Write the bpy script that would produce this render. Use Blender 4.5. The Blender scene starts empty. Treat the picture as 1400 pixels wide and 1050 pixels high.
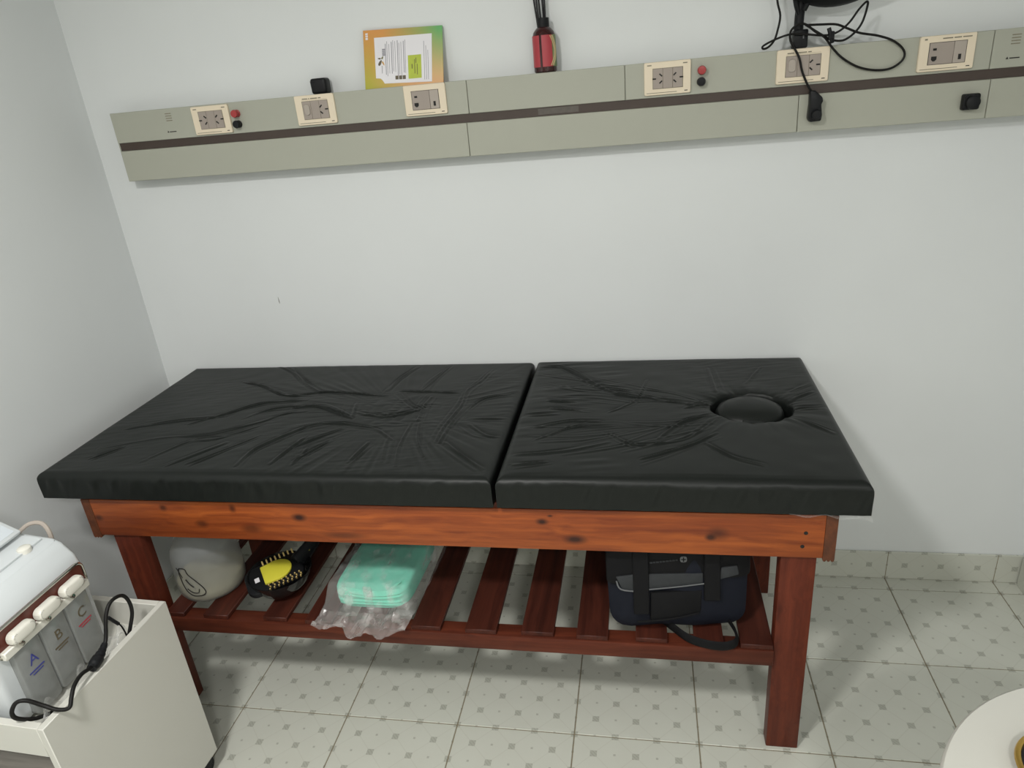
import bpy, bmesh, math, random
import numpy as np
from mathutils import Vector, Matrix
PI = math.pi
random.seed(7)
S = bpy.context.scene
COL = S.collection

# ------------------------------------------------------------------ camera
cam_d = bpy.data.cameras.new('camera')
cam = bpy.data.objects.new('camera', cam_d)
COL.objects.link(cam)
cam_d.sensor_fit = 'HORIZONTAL'
cam_d.sensor_width = 36.0
cam_d.lens = 24.682
cam_d.clip_start = 0.02
right = Vector((0.98247617, 0.16590431, -0.084949))
up = Vector((0.01155711, 0.40066272, 0.91615273))
fwd = Vector((-0.18602958, 0.90107999, -0.3917242))
m = Matrix.Identity(4)
for i in range(3):
    m[i][0] = right[i]; m[i][1] = up[i]; m[i][2] = -fwd[i]
m[0][3], m[1][3], m[2][3] = 1.70236, -2.09532, 1.64035
cam.matrix_world = m
S.camera = cam

# ------------------------------------------------------------------ world, light, exposure
world = bpy.data.worlds.new('world'); S.world = world
world.use_nodes = True
world.node_tree.nodes['Background'].inputs['Color'].default_value = (0.9, 0.95, 1.0, 1)
world.node_tree.nodes['Background'].inputs['Strength'].default_value = 0.05
S.view_settings.view_transform = 'Standard'
S.view_settings.look = 'None'
S.view_settings.exposure = 0.0
S.view_settings.gamma = 1.0
S.view_settings.use_curve_mapping = False
LAMP = (0.98, -2.08, 2.45)
ld = bpy.data.lights.new('ceiling_or_fill_light', 'AREA')
ld.shape = 'DISK'; ld.size = 0.26; ld.energy = 37.0; ld.color = (1.0, 0.985, 0.955)
lo = bpy.data.objects.new('ceiling_or_fill_light', ld)
COL.objects.link(lo)
lo.location = (LAMP[0], LAMP[1], LAMP[2] - 0.012)
FILL_LAMP = (2.15, -3.05, 2.45)  # added fill lamp, unseen behind the camera, softens the main lamp's shadows
ld2 = bpy.data.lights.new('ceiling_or_fill_light', 'AREA')
ld2.shape = 'DISK'; ld2.size = 0.26; ld2.energy = 27.0; ld2.color = (1.0, 0.988, 0.965)
lo2 = bpy.data.objects.new('ceiling_or_fill_light', ld2)
COL.objects.link(lo2)
lo2.location = (FILL_LAMP[0], FILL_LAMP[1], FILL_LAMP[2] - 0.012)

# ------------------------------------------------------------------ materials
def srgb(r, g, b):
    f = lambda c: (c / 12.92 if c <= 0.04045 else ((c + 0.055) / 1.055) ** 2.4)
    return (f(r / 255), f(g / 255), f(b / 255), 1)

class NT:
    def __init__(s, name):
        s.m = bpy.data.materials.new(name); s.m.use_nodes = True
        s.t = s.m.node_tree; s.b = s.t.nodes['Principled BSDF']; s.out = s.t.nodes['Material Output']
    def n(s, typ, **kw):
        d = s.t.nodes.new(typ)
        for k, v in kw.items(): setattr(d, k, v)
        return d
    def l(s, a, b): s.t.links.new(a, b)
    def math(s, op, a, b=None, clamp=False):
        d = s.n('ShaderNodeMath', operation=op); d.use_clamp = clamp
        for i, v in enumerate((a, b)):
            if v is None: continue
            if isinstance(v, (int, float)): d.inputs[i].default_value = v
            else: s.l(v, d.inputs[i])
        return d.outputs[0]
    def mix(s, fac, a, b):
        d = s.n('ShaderNodeMix', data_type='RGBA')
        if isinstance(fac, (int, float)): d.inputs[0].default_value = fac
        else: s.l(fac, d.inputs[0])
        for i, v in ((6, a), (7, b)):
            if isinstance(v, tuple): d.inputs[i].default_value = v
            else: s.l(v, d.inputs[i])
        return d.outputs[2]
    def coord(s, kind='Object', scale=(1, 1, 1), loc=(0, 0, 0), rot=(0, 0, 0)):
        c = s.n('ShaderNodeTexCoord'); mp = s.n('ShaderNodeMapping')
        s.l(c.outputs[kind], mp.inputs[0])
        mp.inputs['Scale'].default_value = scale; mp.inputs['Location'].default_value = loc; mp.inputs['Rotation'].default_value = rot
        return mp.outputs[0]
    def noise(s, vec, scale, detail=3, rough=0.5):
        d = s.n('ShaderNodeTexNoise'); s.l(vec, d.inputs['Vector'])
        d.inputs['Scale'].default_value = scale; d.inputs['Detail'].default_value = detail; d.inputs['Roughness'].default_value = rough
        return d.outputs['Fac']
    def ramp(s, fac, lo, hi):
        d = s.n('ShaderNodeMapRange'); s.l(fac, d.inputs[0])
        d.inputs[1].default_value = lo; d.inputs[2].default_value = hi
        return d.outputs[0]
    def bump(s, h, strength=0.2, dist=0.002):
        d = s.n('ShaderNodeBump'); s.l(h, d.inputs['Height'])
        d.inputs['Strength'].default_value = strength; d.inputs['Distance'].default_value = dist
        s.l(d.outputs[0], s.b.inputs['Normal'])
    def set(s, **kw):
        for k, v in kw.items(): s.b.inputs[k.replace('_', ' ')].default_value = v

def plain(name, col, rough=0.5, var=0.08, scale=12, bump=0.0, bscale=200, **kw):
    t = NT(name)
    v = t.coord()
    nz = t.noise(v, scale, 4)
    c2 = tuple(max(0, c * (1 - var)) for c in col[:3]) + (1,)
    c1 = tuple(min(1, c * (1 + var)) for c in col[:3]) + (1,)
    t.l(t.mix(nz, c1, c2), t.b.inputs['Base Color'])
    t.set(Roughness=rough, **kw)
    if bump: t.bump(t.noise(v, bscale, 2), bump, 0.001)
    return t.m

def wall_mat():
    t = NT('wall_paint'); v = t.coord()
    a = t.noise(v, 1.6, 3); b = t.noise(v, 40, 4)
    t.l(t.mix(t.ramp(a, .3, .7), srgb(225, 228, 228), srgb(220, 223, 223)), t.b.inputs['Base Color'])
    t.set(Roughness=0.6)
    t.bump(b, 0.08, 0.002)
    return t.m

def tile_mat():
    t = NT('printed_ceramic_tile')
    v = t.coord(scale=(6 / .33, 6 / .33, 1))
    sp = t.n('ShaderNodeSeparateXYZ'); t.l(v, sp.inputs[0])
    u, w = sp.outputs[0], sp.outputs[1]
    ru, rw = t.math('ROUND', u), t.math('ROUND', w)
    du = t.math('ABSOLUTE', t.math('SUBTRACT', u, ru)); dw = t.math('ABSOLUTE', t.math('SUBTRACT', w, rw))
    d = t.math('MAXIMUM', du, dw)
    par = t.math('ABSOLUTE', t.math('SUBTRACT', t.math('PINGPONG', t.math('ADD', ru, rw), 1.0), 0.0))
    sq = t.math('MULTIPLY', t.math('LESS_THAN', d, 0.165), t.math('LESS_THAN', par, 0.5))
    dot = t.math('MULTIPLY', t.math('LESS_THAN', d, 0.055), t.math('GREATER_THAN', par, 0.5))
    # hatching inside the squares
    hat = t.math('PINGPONG', t.math('MULTIPLY', t.math('ADD', u, w), 11.0), 1.0)
    sqh = t.math('MULTIPLY', sq, t.math('ADD', t.math('MULTIPLY', hat, 0.45), 0.55))
    # hair-thin diagonals
    def diag(op):
        s_ = t.math('MULTIPLY', t.math(op, u, w), 0.5)
        return t.math('LESS_THAN', t.math('ABSOLUTE', t.math('SUBTRACT', s_, t.math('ROUND', s_))), 0.016)
    dg = t.math('MAXIMUM', diag('ADD'), diag('SUBTRACT'))
    nz = t.noise(t.coord(), 9, 4)
    base = t.mix(nz, srgb(202, 204, 194), srgb(195, 196, 185))
    c = t.mix(t.math('MULTIPLY', dg, 0.22), base, srgb(176, 174, 162))
    c = t.mix(t.math('MULTIPLY', dot, 0.6), c, srgb(150, 150, 139))
    c = t.mix(t.math('MULTIPLY', sqh, 0.78), c, srgb(148, 149, 138))
    t.l(c, t.b.inputs['Base Color'])
    t.set(Roughness=0.33)
    t.b.inputs['Specular IOR Level'].default_value = 0.35
    return t.m

def wood(name, dark, light, knots=(), rough=0.42, axis=0, stain=None, grain=1.0):
    t = NT(name)
    sc = [60, 60, 60]; sc[axis] = 2.2
    v = t.coord(scale=tuple(sc))
    wob = t.noise(t.coord(scale=(3, 9, 9) if axis == 0 else (9, 3, 9)), 1.5, 2)
    add = t.n('ShaderNodeVectorMath', operation='ADD'); t.l(v, add.inputs[0])
    cmb = t.n('ShaderNodeCombineXYZ'); 
    for i in range(3): t.l(t.math('MULTIPLY', wob, 2.0), cmb.inputs[i])
    t.l(cmb.outputs[0], add.inputs[1])
    g = t.noise(add.outputs[0], 1.0, 5, 0.6)
    big = t.noise(t.coord(scale=(2, 6, 6) if axis == 0 else (6, 2, 6)), 1.0, 3)
    c = t.mix(t.ramp(g, .3, .72), light, dark)
    sd = stain or tuple(x * .55 for x in dark[:3]) + (1,)
    c = t.mix(t.math('MULTIPLY', t.ramp(big, .48, .75), .7), c, sd)
    co = t.n('ShaderNodeTexCoord').outputs['Object']
    for (kx, ky, kz, rx, rz, st) in knots:
        s_ = t.n('ShaderNodeVectorMath', operation='SUBTRACT'); t.l(co, s_.inputs[0]); s_.inputs[1].default_value = (kx, ky, kz)
        q = t.n('ShaderNodeVectorMath', operation='MULTIPLY'); t.l(s_.outputs[0], q.inputs[0]); q.inputs[1].default_value = (1 / rx, 0.0, 1 / rz)
        ln = t.n('ShaderNodeVectorMath', operation='LENGTH'); t.l(q.outputs[0], ln.inputs[0])
        rr = t.math('ADD', ln.outputs['Value'], t.math('MULTIPLY', t.math('SUBTRACT', g, .5), 0.9))
        d = t.n('ShaderNodeMapRange'); t.l(rr, d.inputs[0]); d.inputs[1].default_value = 1.25; d.inputs[2].default_value = 0.35
        c = t.mix(t.math('MULTIPLY', d.outputs[0], min(1, st * 1.3)), c, srgb(46, 18, 10))
    t.l(c, t.b.inputs['Base Color'])
    t.set(Roughness=rough)
    t.b.inputs['Specular IOR Level'].default_value = 0.4
    t.bump(g, 0.15, 0.0015)
    return t.m

def film(name, tint, fac, rough=0.15, nscale=26, low=.35):
    """thin clear plastic: mostly see-through, partly a glossy/diffuse sheet"""
    t = NT(name)
    tr = t.n('ShaderNodeBsdfTransparent'); mx = t.n('ShaderNodeMixShader')
    v = t.coord(scale=(1, .45, 1)); nz = t.noise(v, nscale, 3, .5)
    t.set(Roughness=rough, Base_Color=tint)
    t.b.inputs['Specular IOR Level'].default_value = 0.9
    t.bump(nz, .5, .006)
    f = t.math('ADD', t.math('MULTIPLY', t.ramp(nz, .5, .8), fac), fac * low, True)
    t.l(f, mx.inputs[0]); t.l(tr.outputs[0], mx.inputs[1]); t.l(t.b.outputs[0], mx.inputs[2])
    t.l(mx.outputs[0], t.out.inputs[0])
    return t.m

def booklet_mat():
    t = NT('booklet_cover')
    v = t.coord(scale=(1 / .228, 1, 1 / .155))
    sp = t.n('ShaderNodeSeparateXYZ'); t.l(v, sp.inputs[0])
    top = t.mix(t.ramp(sp.outputs[0], .25, .95), srgb(214, 150, 78), srgb(95, 170, 95))
    bot = t.mix(t.ramp(sp.outputs[0], .05, .6), srgb(172, 172, 55), srgb(222, 164, 108))
    t.l(t.mix(t.ramp(sp.outputs[2], .0, .95), bot, top), t.b.inputs['Base Color'])
    t.set(Roughness=0.35)
    return t.m

M = {}
M['wall'] = wall_mat()
M['wallfront'] = plain('front_wall_paint', srgb(196, 194, 188), .8, .03)
M['ceiling'] = plain('ceiling_paint', srgb(225, 225, 222), .8, .02)
M['tile'] = tile_mat()
M['grout'] = plain('grout', srgb(136, 127, 106), .9, .2, 30)
M['apron'] = wood('stained_pine', srgb(104, 42, 17), srgb(166, 86, 36), knots=[(kx - 1.165, ky, kz, rx, rz, st) for kx, ky, kz, rx, rz, st in [
    (0.255, 0, -.015 + .68, .014, .010, .6), (0.84, 0, .682, .020, .011, .8), (1.46, 0, .688, .015, .009, .9), (1.535, 0, .641, .028, .013, .75),
    (1.86, 0, .668, .026, .018, .5), (1.845, 0, .658, .012, .010, .7), (1.48, 0, .705, .007, .004, .7), (.95, 0, .632, .060, .010, .45), (.70, 0, .645, .03, .015, .45), (.56, 0, .655, .02, .012, .5), (.46, 0, .702, .012, .010, .6), (.66, 0, .705, .010, .012, .6)]],
    stain=srgb(96, 34, 16))
M['legwood'] = wood('stained_leg_timber', srgb(72, 30, 20), srgb(104, 48, 31), rough=.45, axis=2)
M['slat'] = wood('stained_slat_timber', srgb(54, 26, 20), srgb(84, 42, 31), rough=.45, axis=1)
M['endwood'] = wood('end_board_timber', srgb(76, 40, 22), srgb(112, 62, 34), axis=1)
M['rail'] = wood('stained_rail_timber', srgb(70, 32, 22), srgb(104, 51, 34), rough=.45, axis=0)
M['vinyl'] = plain('black_vinyl', srgb(22, 25, 23), .42, .08, 30, bump=.05, bscale=900)
M['vinyl'].node_tree.nodes['Principled BSDF'].inputs['Specular IOR Level'].default_value = 0.24
M['panel'] = plain('panel_grey_green', srgb(170, 171, 158), .5, .03, 3)
M['strip'] = plain('brown_strip', srgb(66, 54, 47), .5, .12, 10)
M['residue'] = plain('sticker_residue', srgb(92, 86, 80), .6, .25, 90)
M['cream'] = plain('cream_plastic', srgb(230, 216, 192), .4, .03)
M['greymod'] = plain('grey_module', srgb(160, 149, 140), .45, .04)
M['greymod2'] = plain('grey_module_light', srgb(172, 162, 152), .45, .04)
M['slot'] = plain('slot_dark', srgb(22, 20, 18), .7, .1)
M['print'] = plain('grey_print', srgb(128, 122, 104), .7, .1)
M['black'] = plain('black_plastic', srgb(26, 27, 29), .42, .15, 40)
M['blackcord'] = plain('black_cord', srgb(24, 23, 22), .5, .15, 40)
M['red'] = plain('red_plastic', srgb(165, 52, 52), .35, .1)
M['white'] = plain('white_laminate', srgb(200, 199, 191), .45, .02, 4)
M['whitegloss'] = plain('white_gloss_plastic', srgb(206, 211, 213), .22, .02, 4)
M['screenpale'] = plain('pale_screen', srgb(206, 213, 219), .2, .02)
M['capwhite'] = plain('cap_white', srgb(224, 222, 212), .25, .03)
M['chrome'] = plain('chrome', srgb(200, 198, 190), .12, .03, Metallic=1.0)
M['maroon'] = plain('maroon_wood_reflection', srgb(92, 40, 30), .3, .2, 20)  # reflection of the wood, painted in as the recess colour
M['greywood'] = wood('grey_wood_shelf', srgb(88, 84, 80), srgb(122, 117, 111), rough=.6, axis=0)
M['gold'] = plain('gold_metal', srgb(196, 160, 84), .28, .06, Metallic=1.0)
M['darkglass'] = plain('dark_glass', srgb(28, 28, 28), .08, .2, 15)
M['yellow'] = plain('yellow_pad', srgb(214, 206, 62), .6, .06, 40)
M['bristle'] = plain('bristle_cream', srgb(214, 188, 120), .5, .1)
M['teal'] = plain('teal_cloth', srgb(104, 205, 178), .85, .12, 30, bump=.3, bscale=120)
M['film'] = film('clear_plastic_bag', (.75, .76, .74, 1), .42)
M['filmhem'] = film('crumpled_plastic_hem', (.66, .62, .60, 1), .55, .2, 42, .6)
M['filmthin'] = film('clear_film', (.7, .7, .68, 1), .5)
M['bagblack'] = plain('black_nylon', srgb(15, 15, 17), .75, .2, 60, bump=.3, bscale=700)
M['bagnavy'] = plain('navy_nylon', srgb(19, 22, 32), .7, .15, 60, bump=.3, bscale=700)
M['baggrey'] = plain('grey_nylon', srgb(52, 54, 56), .6, .15, 60, bump=.3, bscale=700)
M['bagsilver'] = plain('silver_piping', srgb(98, 100, 102), .4, .1)
for k_ in ('bagblack', 'bagnavy', 'baggrey', 'legwood', 'slat', 'rail', 'black', 'blackcord'):
    M[k_].node_tree.nodes['Principled BSDF'].inputs['Specular IOR Level'].default_value = 0.2
M['amber'] = plain('dark_amber_plastic', srgb(52, 14, 14), .15, .1)
M['labelred'] = plain('red_label', srgb(172, 60, 68), .4, .08, 30)
M['labelgold'] = plain('gold_print', srgb(206, 186, 140), .5, .05)
M['labelgreen'] = plain('green_print', srgb(110, 128, 84), .5, .05)
M['booklet'] = booklet_mat()
M['paper'] = plain('white_paper', srgb(232, 230, 234), .6, .02)
M['ink'] = plain('grey_ink', srgb(150, 148, 156), .7, .1)
M['inkblue'] = plain('blue_ink', srgb(66, 70, 140), .5, .1)
M['inkbrown'] = plain('brown_ink', srgb(96, 86, 66), .5, .1)
M['inkred'] = plain('red_ink', srgb(170, 50, 66), .5, .1)
M['lime'] = plain('lime_sticker', srgb(178, 192, 60), .5, .12, 60)
M['olive'] = plain('olive_ink', srgb(112, 108, 50), .5, .1)
M['orangeink'] = plain('orange_ink', srgb(206, 160, 90), .5, .1)
M['nick'] = plain('scuffed_plaster', srgb(110, 104, 98), .9, .1)
def jug_mat():
    t = NT('translucent_jug')
    t.l(t.mix(t.noise(t.coord(), 9, 3), srgb(192, 196, 199), srgb(178, 182, 184)), t.b.inputs['Base Color'])
    t.set(Roughness=.3)
    tr = t.n('ShaderNodeBsdfTranslucent'); tr.inputs[0].default_value = srgb(220, 221, 216)
    mx = t.n('ShaderNodeMixShader'); mx.inputs[0].default_value = .4
    tp = t.n('ShaderNodeBsdfTransparent'); tp.inputs[0].default_value = (.9, .9, .88, 1)
    m2 = t.n('ShaderNodeMixShader'); m2.inputs[0].default_value = .62
    t.l(t.b.outputs[0], mx.inputs[1]); t.l(tr.outputs[0], mx.inputs[2])
    t.l(mx.outputs[0], m2.inputs[1]); t.l(tp.outputs[0], m2.inputs[2]); t.l(m2.outputs[0], t.out.inputs[0])
    return t.m
M['jug'] = jug_mat()
M['liquid'] = plain('pale_liquid', srgb(172, 166, 138), .3, .04)
def tank_mat():
    t = NT('clear_tank')
    t.l(t.mix(t.noise(t.coord(), 25, 3), srgb(168, 170, 166), srgb(140, 143, 140)), t.b.inputs['Base Color'])
    t.set(Roughness=.12, Alpha=.62)
    return t.m
M['tank'] = tank_mat()
def lampmat():
    t = NT('lit_diffuser')
    t.set(Base_Color=(.9, .9, .88, 1), Emission_Color=(1, .985, .95, 1), Emission_Strength=6.0)
    return t.m
M['diffuser'] = lampmat()

# ------------------------------------------------------------------ mesh helpers
def B(): return bmesh.new()
def box(bm, x0, x1, y0, y1, z0, z1, bev=0.0, seg=2):
    t = bmesh.new()
    r = bmesh.ops.create_cube(t, size=1.0)
    for v in t.verts:
        v.co = Vector(((x0 + x1) / 2 + v.co.x * (x1 - x0), (y0 + y1) / 2 + v.co.y * (y1 - y0), (z0 + z1) / 2 + v.co.z * (z1 - z0)))
    if bev > 0:
        bmesh.ops.bevel(t, geom=list(t.edges), offset=bev, segments=seg, profile=.5, affect='EDGES')
    merge(bm, t)
    return bm
def merge(bm, t, mat=None):
    me = bpy.data.meshes.new('tmp'); t.to_mesh(me); t.free()
    if mat is not None: me.transform(mat)
    bm.from_mesh(me); bpy.data.meshes.remove(me)
def smooth_path(pts, k=6):
    P = [Vector(p) for p in pts]
    if len(P) < 3: return P
    out = []
    for i in range(len(P) - 1):
        p0 = P[max(i - 1, 0)]; p1 = P[i]; p2 = P[i + 1]; p3 = P[min(i + 2, len(P) - 1)]
        for j in range(k):
            t = j / k
            out.append(.5 * ((2 * p1) + (p2 - p0) * t + (2 * p0 - 5 * p1 + 4 * p2 - p3) * t * t + (3 * p1 - p0 - 3 * p2 + p3) * t ** 3))
    out.append(P[-1])
    return out
def tube(bm, pts, r, n=8, k=6, flat=None):
    P = smooth_path(pts, k)
    N = len(P); rings = []
    T0 = (P[1] - P[0]).normalized()
    ref = Vector((0, 0, 1)) if abs(T0.z) < .9 else Vector((1, 0, 0))
    nrm = (ref - T0 * ref.dot(T0)).normalized()
    for i in range(N):
        T = (P[min(i + 1, N - 1)] - P[max(i - 1, 0)]).normalized()
        nrm = (nrm - T * nrm.dot(T))
        nrm = nrm.normalized() if nrm.length > 1e-6 else Vector((1, 0, 0))
        bi = T.cross(nrm)
        rr = r[min(i * len(r) // N, len(r) - 1)] if isinstance(r, (list, tuple)) else r
        ra, rb = (rr, rr) if flat is None else (rr, rr * flat)
        rings.append([bm.verts.new(P[i] + nrm * math.cos(2 * PI * j / n) * ra + bi * math.sin(2 * PI * j / n) * rb) for j in range(n)])
    for a, b in zip(rings, rings[1:]):
        for j in range(n): bm.faces.new((a[j], a[(j + 1) % n], b[(j + 1) % n], b[j]))
    bm.faces.new(list(reversed(rings[0]))); bm.faces.new(rings[-1])
    return bm
def lathe(bm, prof, c=(0, 0, 0), n=32, mat=None, cap=True):
    t = bmesh.new(); rings = []
    for r, z in prof:
        if r < 1e-6: rings.append([t.verts.new((0, 0, z))])
        else: rings.append([t.verts.new((r * math.cos(2 * PI * j / n), r * math.sin(2 * PI * j / n), z)) for j in range(n)])
    for a, b in zip(rings, rings[1:]):
        for j in range(n):
            k = (j + 1) % n
            if len(a) == 1 and len(b) == 1: continue
            if len(a) == 1: t.faces.new((a[0], b[k], b[j]))
            elif len(b) == 1: t.faces.new((a[j], a[k], b[0]))
            else: t.faces.new((a[j], a[k], b[k], b[j]))
    if cap:
        if len(rings[0]) > 1: t.faces.new(list(reversed(rings[0])))
        if len(rings[-1]) > 1: t.faces.new(rings[-1])
    bmesh.ops.recalc_face_normals(t, faces=t.faces)
    mm = Matrix.Translation(c)
    if mat is not None: mm = mm @ mat
    merge(bm, t, mm)
    return bm
def prism(bm, poly, axis, a0, a1, bev=0.0, seg=2):
    """extrude a polygon; axis 'y': poly is (x,z); 'x': (y,z); 'z': (x,y)"""
    t = bmesh.new()
    f = {'y': lambda p, a: (p[0], a, p[1]), 'x': lambda p, a: (a, p[0], p[1]), 'z': lambda p, a: (p[0], p[1], a)}[axis]
    A = [t.verts.new(f(p, a0)) for p in poly]; Bv = [t.verts.new(f(p, a1)) for p in poly]
    n = len(poly)
    for i in range(n): t.faces.new((A[i], A[(i + 1) % n], Bv[(i + 1) % n], Bv[i]))
    t.faces.new(list(reversed(A))); t.faces.new(Bv)
    bmesh.ops.recalc_face_normals(t, faces=t.faces)
    if bev: bmesh.ops.bevel(t, geom=list(t.edges), offset=bev, segments=seg, profile=.5, affect='EDGES')
    merge(bm, t)
    return bm
def rrect(x0, x1, y0, y1, r, n=6):
    out = []
    for cx, cy, a in ((x1 - r, y1 - r, 0), (x0 + r, y1 - r, 90), (x0 + r, y0 + r, 180), (x1 - r, y0 + r, 270)):
        for i in range(n + 1):
            t = math.radians(a + 90 * i / n); out.append((cx + r * math.cos(t), cy + r * math.sin(t)))
    return out

def root_of(p):
    while p.parent: p = p.parent
    return p
def mesh_from(name, bm, smooth=True):
    bmesh.ops.recalc_face_normals(bm, faces=bm.faces) if len(bm.faces) < 5000 else None
    me = bpy.data.meshes.new(name); bm.to_mesh(me); bm.free()
    if smooth:
        me.polygons.foreach_set('use_smooth', [True] * len(me.polygons))
        try: me.set_sharp_from_angle(angle=math.radians(38))
        except Exception: pass
    return me
def obj(name, bm, mat, parent=None, world=True, smooth=True, label=None):
    me = bm if isinstance(bm, bpy.types.Mesh) else mesh_from(name, bm, smooth)
    if parent is not None and world:
        r = root_of(parent)
        if tuple(r.location) != (0, 0, 0): me.transform(Matrix.Translation(-r.location))
    o = bpy.data.objects.new(name, me); COL.objects.link(o)
    if mat:
        me.materials.clear(); me.materials.append(M[mat])
    if parent is not None: o.parent = parent
    if label: o['label'] = label
    return o
def thing(name, label, cat, loc=(0, 0, 0), rotz=0, group=None):
    o = bpy.data.objects.new(name, None); COL.objects.link(o)
    o.empty_display_size = .05
    o.location = loc; o.rotation_euler = (0, 0, rotz)
    o['label'] = label; o['category'] = cat
    if group: o['group'] = group
    return o
def single(name, bm, mat, loc, label, cat, group=None):
    me = mesh_from(name, bm); me.transform(Matrix.Translation(-Vector(loc)))
    o = bpy.data.objects.new(name, me); COL.objects.link(o); o.location = loc
    me.materials.append(M[mat])
    o['label'] = label; o['category'] = cat
    if group: o['group'] = group
    return o
def struct(name, bm, mat, parent=None):
    o = obj(name, bm, mat, parent)
    o['kind'] = 'structure'
    return o
def text_mesh(s, size):
    cu = bpy.data.curves.new('txt', 'FONT'); cu.body = s; cu.size = size; cu.align_x = 'CENTER'; cu.align_y = 'CENTER'; cu.extrude = .0003
    o = bpy.data.objects.new('txt', cu); COL.objects.link(o)
    me = bpy.data.meshes.new_from_object(o)
    bpy.data.objects.remove(o); bpy.data.curves.remove(cu)
    return me

# ------------------------------------------------------------------ room shell
XR, YF, ZC = 2.896, -3.96, 2.52
b = B(); box(b, 0, XR, YF, 0, -.10, -.0025); floor = struct('floor', b, 'grout')
T = .33; X0 = .5122; Y0 = -.7232; G = .0016
def tile_mesh(x0, x1, y0, y1, th=.008):
    b = B(); box(b, x0, x1, y0, y1, -th, 0, .0012, 1)
    me = mesh_from('tile', b, False); me.materials.append(M['tile']); return me
full = tile_mesh(G, T - G, G, T - G)
for i in range(-2, 9):
    for j in range(-11, 4):
        lx, ly = X0 + i * T, Y0 + j * T
        x0, x1, y0, y1 = max(lx, 0), min(lx + T, XR), max(ly, YF), min(ly + T, 0)
        if x1 - x0 < .01 or y1 - y0 < .01: continue
        if x1 - x0 > T - .001 and y1 - y0 > T - .001: me = full
        else: me = tile_mesh(x0 - lx + G, x1 - lx - G, y0 - ly + G, y1 - ly - G)
        o = bpy.data.objects.new('tile', me); COL.objects.link(o); o.location = (lx, ly, 0); o.parent = floor
W = .12
b = B(); box(b, -W, XR + W, 0, W, -.1, ZC); wb = struct('wall_back', b, 'wall')
b = B(); box(b, -W, 0, YF, 0, -.1, ZC); wl = struct('wall_left', b, 'wall')
b = B(); box(b, XR, XR + W, YF, 0, -.1, ZC); struct('wall_right', b, 'wall')
b = B(); box(b, -W, XR + W, YF - W, YF, -.1, ZC); struct('wall_front', b, 'wallfront')
b = B(); box(b, -W, XR + W, YF - W, W, ZC, ZC + .1); struct('ceiling', b, 'ceiling')
# small chip in the plaster above the couch
b = B()
prism(b, [(.5035, 1.056), (.505, 1.050), (.5062, 1.038), (.5052, 1.032), (.5038, 1.040)], 'y', -.0006, .001); obj('plaster_chip', b, 'nick', wb)
# tiled skirting, cut from the same tiles (mesh lies flat, then stands up against the wall)
HB = .107
def skirt(name, length, rot, origin, phase):
    b = B(); box(b, .001, length - .001, .001, .004, 0, HB - .002); sk = struct(name, b, 'grout')
    sk.location = origin; sk.rotation_euler = (0, 0, rot)
    k = -1
    while True:
        lx = phase + k * T
        x0, x1 = max(lx, 0), min(lx + T, length)
        k += 1
        if lx > length: break
        if x1 - x0 < .004: continue
        me = tile_mesh(x0 - lx + .0008, x1 - lx - .0008, .001 - .0006, HB, .007)
        me.transform(Matrix.Translation((0, -.0, 0)))
        o = bpy.data.objects.new('tile', me); COL.objects.link(o); o.parent = sk
        o.location = (lx, .0, .0); o.rotation_euler = (PI / 2, 0, 0)
    return sk
skirt('baseboard_back', XR, 0, (0, -.008, 0), X0 - T)
skirt('baseboard_left', -YF - .02, PI / 2, (.008, YF, 0), .1)
skirt('baseboard_right', -YF - .02, -PI / 2, (XR - .008, -.016, 0), .1)

# ceiling lamp, and the added fill lamp in the same housing
for (lx, ly, lz), lbl in ((LAMP, 'round white ceiling lamp above the middle of the room'), (FILL_LAMP, 'added round white fill lamp farther from the couch')):
    lt = thing('ceiling_or_fill_lamp', lbl, 'lamp', (lx, ly, lz), group='ceiling lamps')
    b = B(); lathe(b, [(0, ZC), (.145, ZC), (.15, ZC - .03), (.135, lz + .004), (0, lz + .004)], (lx, ly, 0)); obj('housing', b, 'white', lt)
    b = B(); lathe(b, [(.128, lz + .006), (.128, lz), (0, lz - .002)], (lx, ly, 0)); obj('diffuser', b, 'diffuser', lt)

# ------------------------------------------------------------------ massage couch
tb = thing('massage_table', 'long reddish stained wooden massage table with slatted lower shelf', 'table', (1.165, -.39, 0))
FY = -.722
b = B(); box(b, .243, 2.088, FY, FY + .03, .609, .722, .002); obj('front_apron', b, 'apron', tb)
b = B(); box(b, .243, 2.088, -.075, -.048, .609, .722, .002); obj('back_apron', b, 'apron', tb)
# end boards carry a scalloped moulding along the lower edge
for x0, x1 in ((.218, .243), (2.088, 2.113)):
    n = 3; w_ = (x1 - x0) / n; poly = [(x0, .722), (x0, .606)]
    for i in range(n):
        for k in range(1, 5):
            a = PI * k / 4
            poly.append((x0 + w_ * i + w_ / 2 - w_ / 2 * math.cos(a), .606 - .006 * math.sin(a)))
    poly += [(x1, .722)]
    b = B(); prism(b, poly, 'y', FY, -.048); obj('end_board', b, 'endwood', tb)
for x0, x1, y0, y1 in ((.270, .348, -.7125, -.672), (2.001, 2.079, -.7125, -.672), (.225, .303, -.112, -.075), (2.022, 2.100, -.112, -.075)):
    b = B(); box(b, x0, x1, y0, y1, 0, .609, .003); obj('leg', b, 'legwood', tb)
b = B(); box(b, .348, 2.001, -.722, -.676, .284, .331, .002); obj('shelf_rail', b, 'rail', tb)
b = B(); box(b, .303, 2.022, -.112, -.070, .284, .331, .002); obj('shelf_rail', b, 'rail', tb)
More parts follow.
